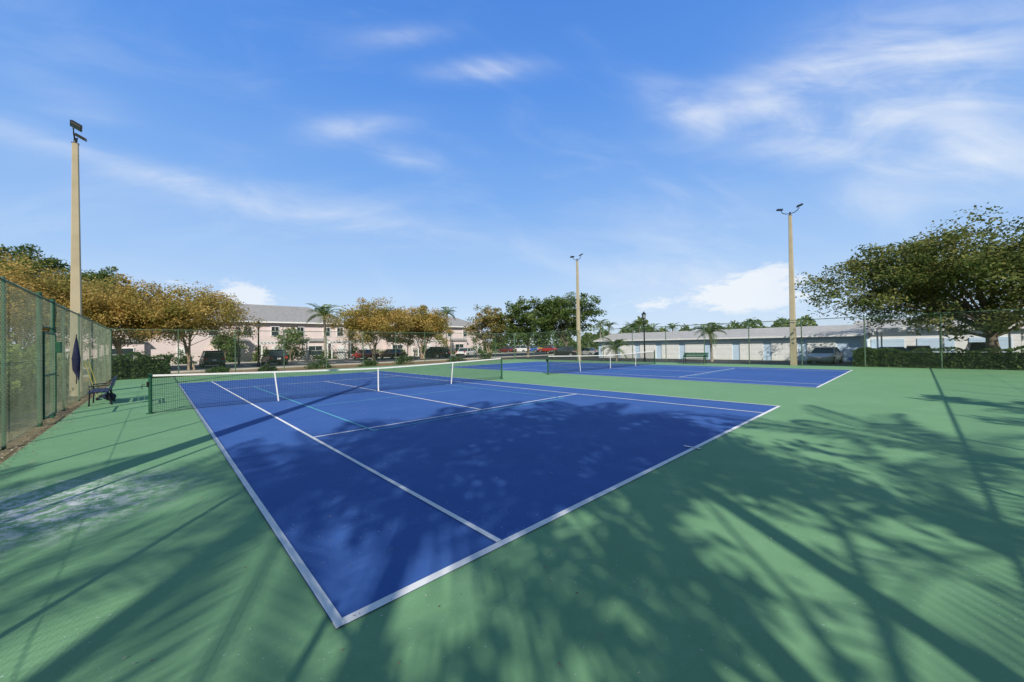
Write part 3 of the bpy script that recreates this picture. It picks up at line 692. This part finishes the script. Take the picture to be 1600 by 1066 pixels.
# unseen sky toward the sun, greyed and dimmed to deepen the shadows
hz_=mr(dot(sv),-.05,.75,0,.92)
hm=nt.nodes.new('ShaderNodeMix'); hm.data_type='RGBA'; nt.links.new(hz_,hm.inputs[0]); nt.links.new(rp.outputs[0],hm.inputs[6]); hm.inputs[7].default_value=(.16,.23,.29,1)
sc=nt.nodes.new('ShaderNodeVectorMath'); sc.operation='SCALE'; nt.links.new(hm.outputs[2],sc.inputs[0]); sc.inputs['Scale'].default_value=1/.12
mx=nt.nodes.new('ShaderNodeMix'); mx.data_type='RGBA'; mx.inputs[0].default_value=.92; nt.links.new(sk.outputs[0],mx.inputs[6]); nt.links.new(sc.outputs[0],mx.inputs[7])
def stretched(A,B,Cv,sa,sb,sc_,det=6,rough=.6,dist=.6):
    cb=nt.nodes.new('ShaderNodeCombineXYZ')
    for i,(v,s) in enumerate(((A,sa),(B,sb),(Cv,sc_))): nt.links.new(mm('MULTIPLY',dot(v),s),cb.inputs[i])
    n=nt.nodes.new('ShaderNodeTexNoise'); n.inputs['Scale'].default_value=1; n.inputs['Detail'].default_value=det; n.inputs['Roughness'].default_value=rough; n.inputs['Distortion'].default_value=dist
    nt.links.new(cb.outputs[0],n.inputs['Vector']); return n.outputs['Fac']
dc=ray(800,200).normalized(); A_=(ray(1100,260)-ray(600,180)).normalized(); A_=(A_-dc*A_.dot(dc)).normalized(); B_=dc.cross(A_)
n1=stretched(A_,B_,dc,2.2,8,4,7,.56,1.0); n2=stretched(A_,B_,dc,6,22,8,6,.58,.8)
tex=mm('ADD',mm('MULTIPLY',mr(n1,.36,.66),.65),mm('MULTIPLY',mr(n2,.33,.72),.4))
def wisp(p0,p1,wd,amp):
    r0=ray(*p0).normalized(); r1=ray(*p1).normalized(); c=(r0+r1).normalized(); a=(r1-r0); ln=a.length/2; a=(a-c*a.dot(c)).normalized(); b=c.cross(a)
    pm=((p0[0]+p1[0])/2,(p0[1]+p1[1])/2); sw=(ray(pm[0],pm[1]+wd).normalized()-ray(*pm).normalized()).length
    e=mm('ADD',mm('POWER',mm('ABSOLUTE',mm('MULTIPLY',dot(a),1/ln)),2.0),mm('POWER',mm('ABSOLUTE',mm('MULTIPLY',dot(b),1/sw)),2.0))
    g_=mm('MULTIPLY',mm('EXPONENT',mm('MULTIPLY',e,-1.0)),amp)
    return mm('MULTIPLY',g_,mr(dot(c),0,.2))
W=None
for a in (((690,112),(830,106),16,.7),((490,208),(640,190),20,.58),((590,235),(690,255),16,.58),((560,60),(700,50),16,.25),
    ((1000,140),(1130,195),26,.4),((1080,190),(1420,80),50,.46),((1230,160),(1670,190),90,.55),((1330,250),(1640,262),36,.58),((1280,40),(1620,90),90,.42),
    ((-100,170),(420,325),24,.42),((330,300),(860,400),30,.38),((900,440),(1250,430),40,.35),((0,120),(200,180),30,.28),((1180,230),(1350,240),26,.35),((1280,300),(1450,320),34,.33),((900,330),(1300,360),60,.18),((100,330),(500,380),50,.18)):
    x=wisp(*a); W=x if W is None else mm('ADD',W,x)
cir=mm('MULTIPLY',W,mm('ADD',tex,.22)); cir=mm('ADD',cir,mm('MULTIPLY',mr(n1,.48,.8),.12))
pn=stretched((1,0,0),(0,1,0),(0,0,1),16,16,40,9,.68,.3)
Q=None
for a in (((315,472),(445,474),20,1.0),((340,455),(410,452),18,.9),((1075,470),(1265,470),24,1.0),((1110,448),(1255,444),26,1.0),((1180,428),(1245,425),15,.8),((950,478),(1070,474),14,.65),((250,440),(330,450),12,.5),((560,500),(760,490),12,.3)):
    x=wisp(*a); Q=x if Q is None else mm('ADD',Q,x)
cum=mr(mm('ADD',Q,mm('MULTIPLY',mm('SUBTRACT',pn,.5),2.6)),.34,1.05)
cum=mm('MULTIPLY',cum,mr(Q,.08,.45))
fac=mm('MINIMUM',mm('ADD',mm('MULTIPLY',cir,.9),mm('MULTIPLY',cum,.8)),.93)
fac=mm('MAXIMUM',fac,0.0)
m2=nt.nodes.new('ShaderNodeMix'); m2.data_type='RGBA'; nt.links.new(fac,m2.inputs[0]); nt.links.new(mx.outputs[2],m2.inputs[6]); m2.inputs[7].default_value=(.87/.12,.92/.12,.98/.12,1)
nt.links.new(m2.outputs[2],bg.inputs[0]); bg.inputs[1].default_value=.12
sc_=bpy.context.scene; sc_.view_settings.view_transform='Standard'; sc_.view_settings.look='None'; sc_.view_settings.exposure=0
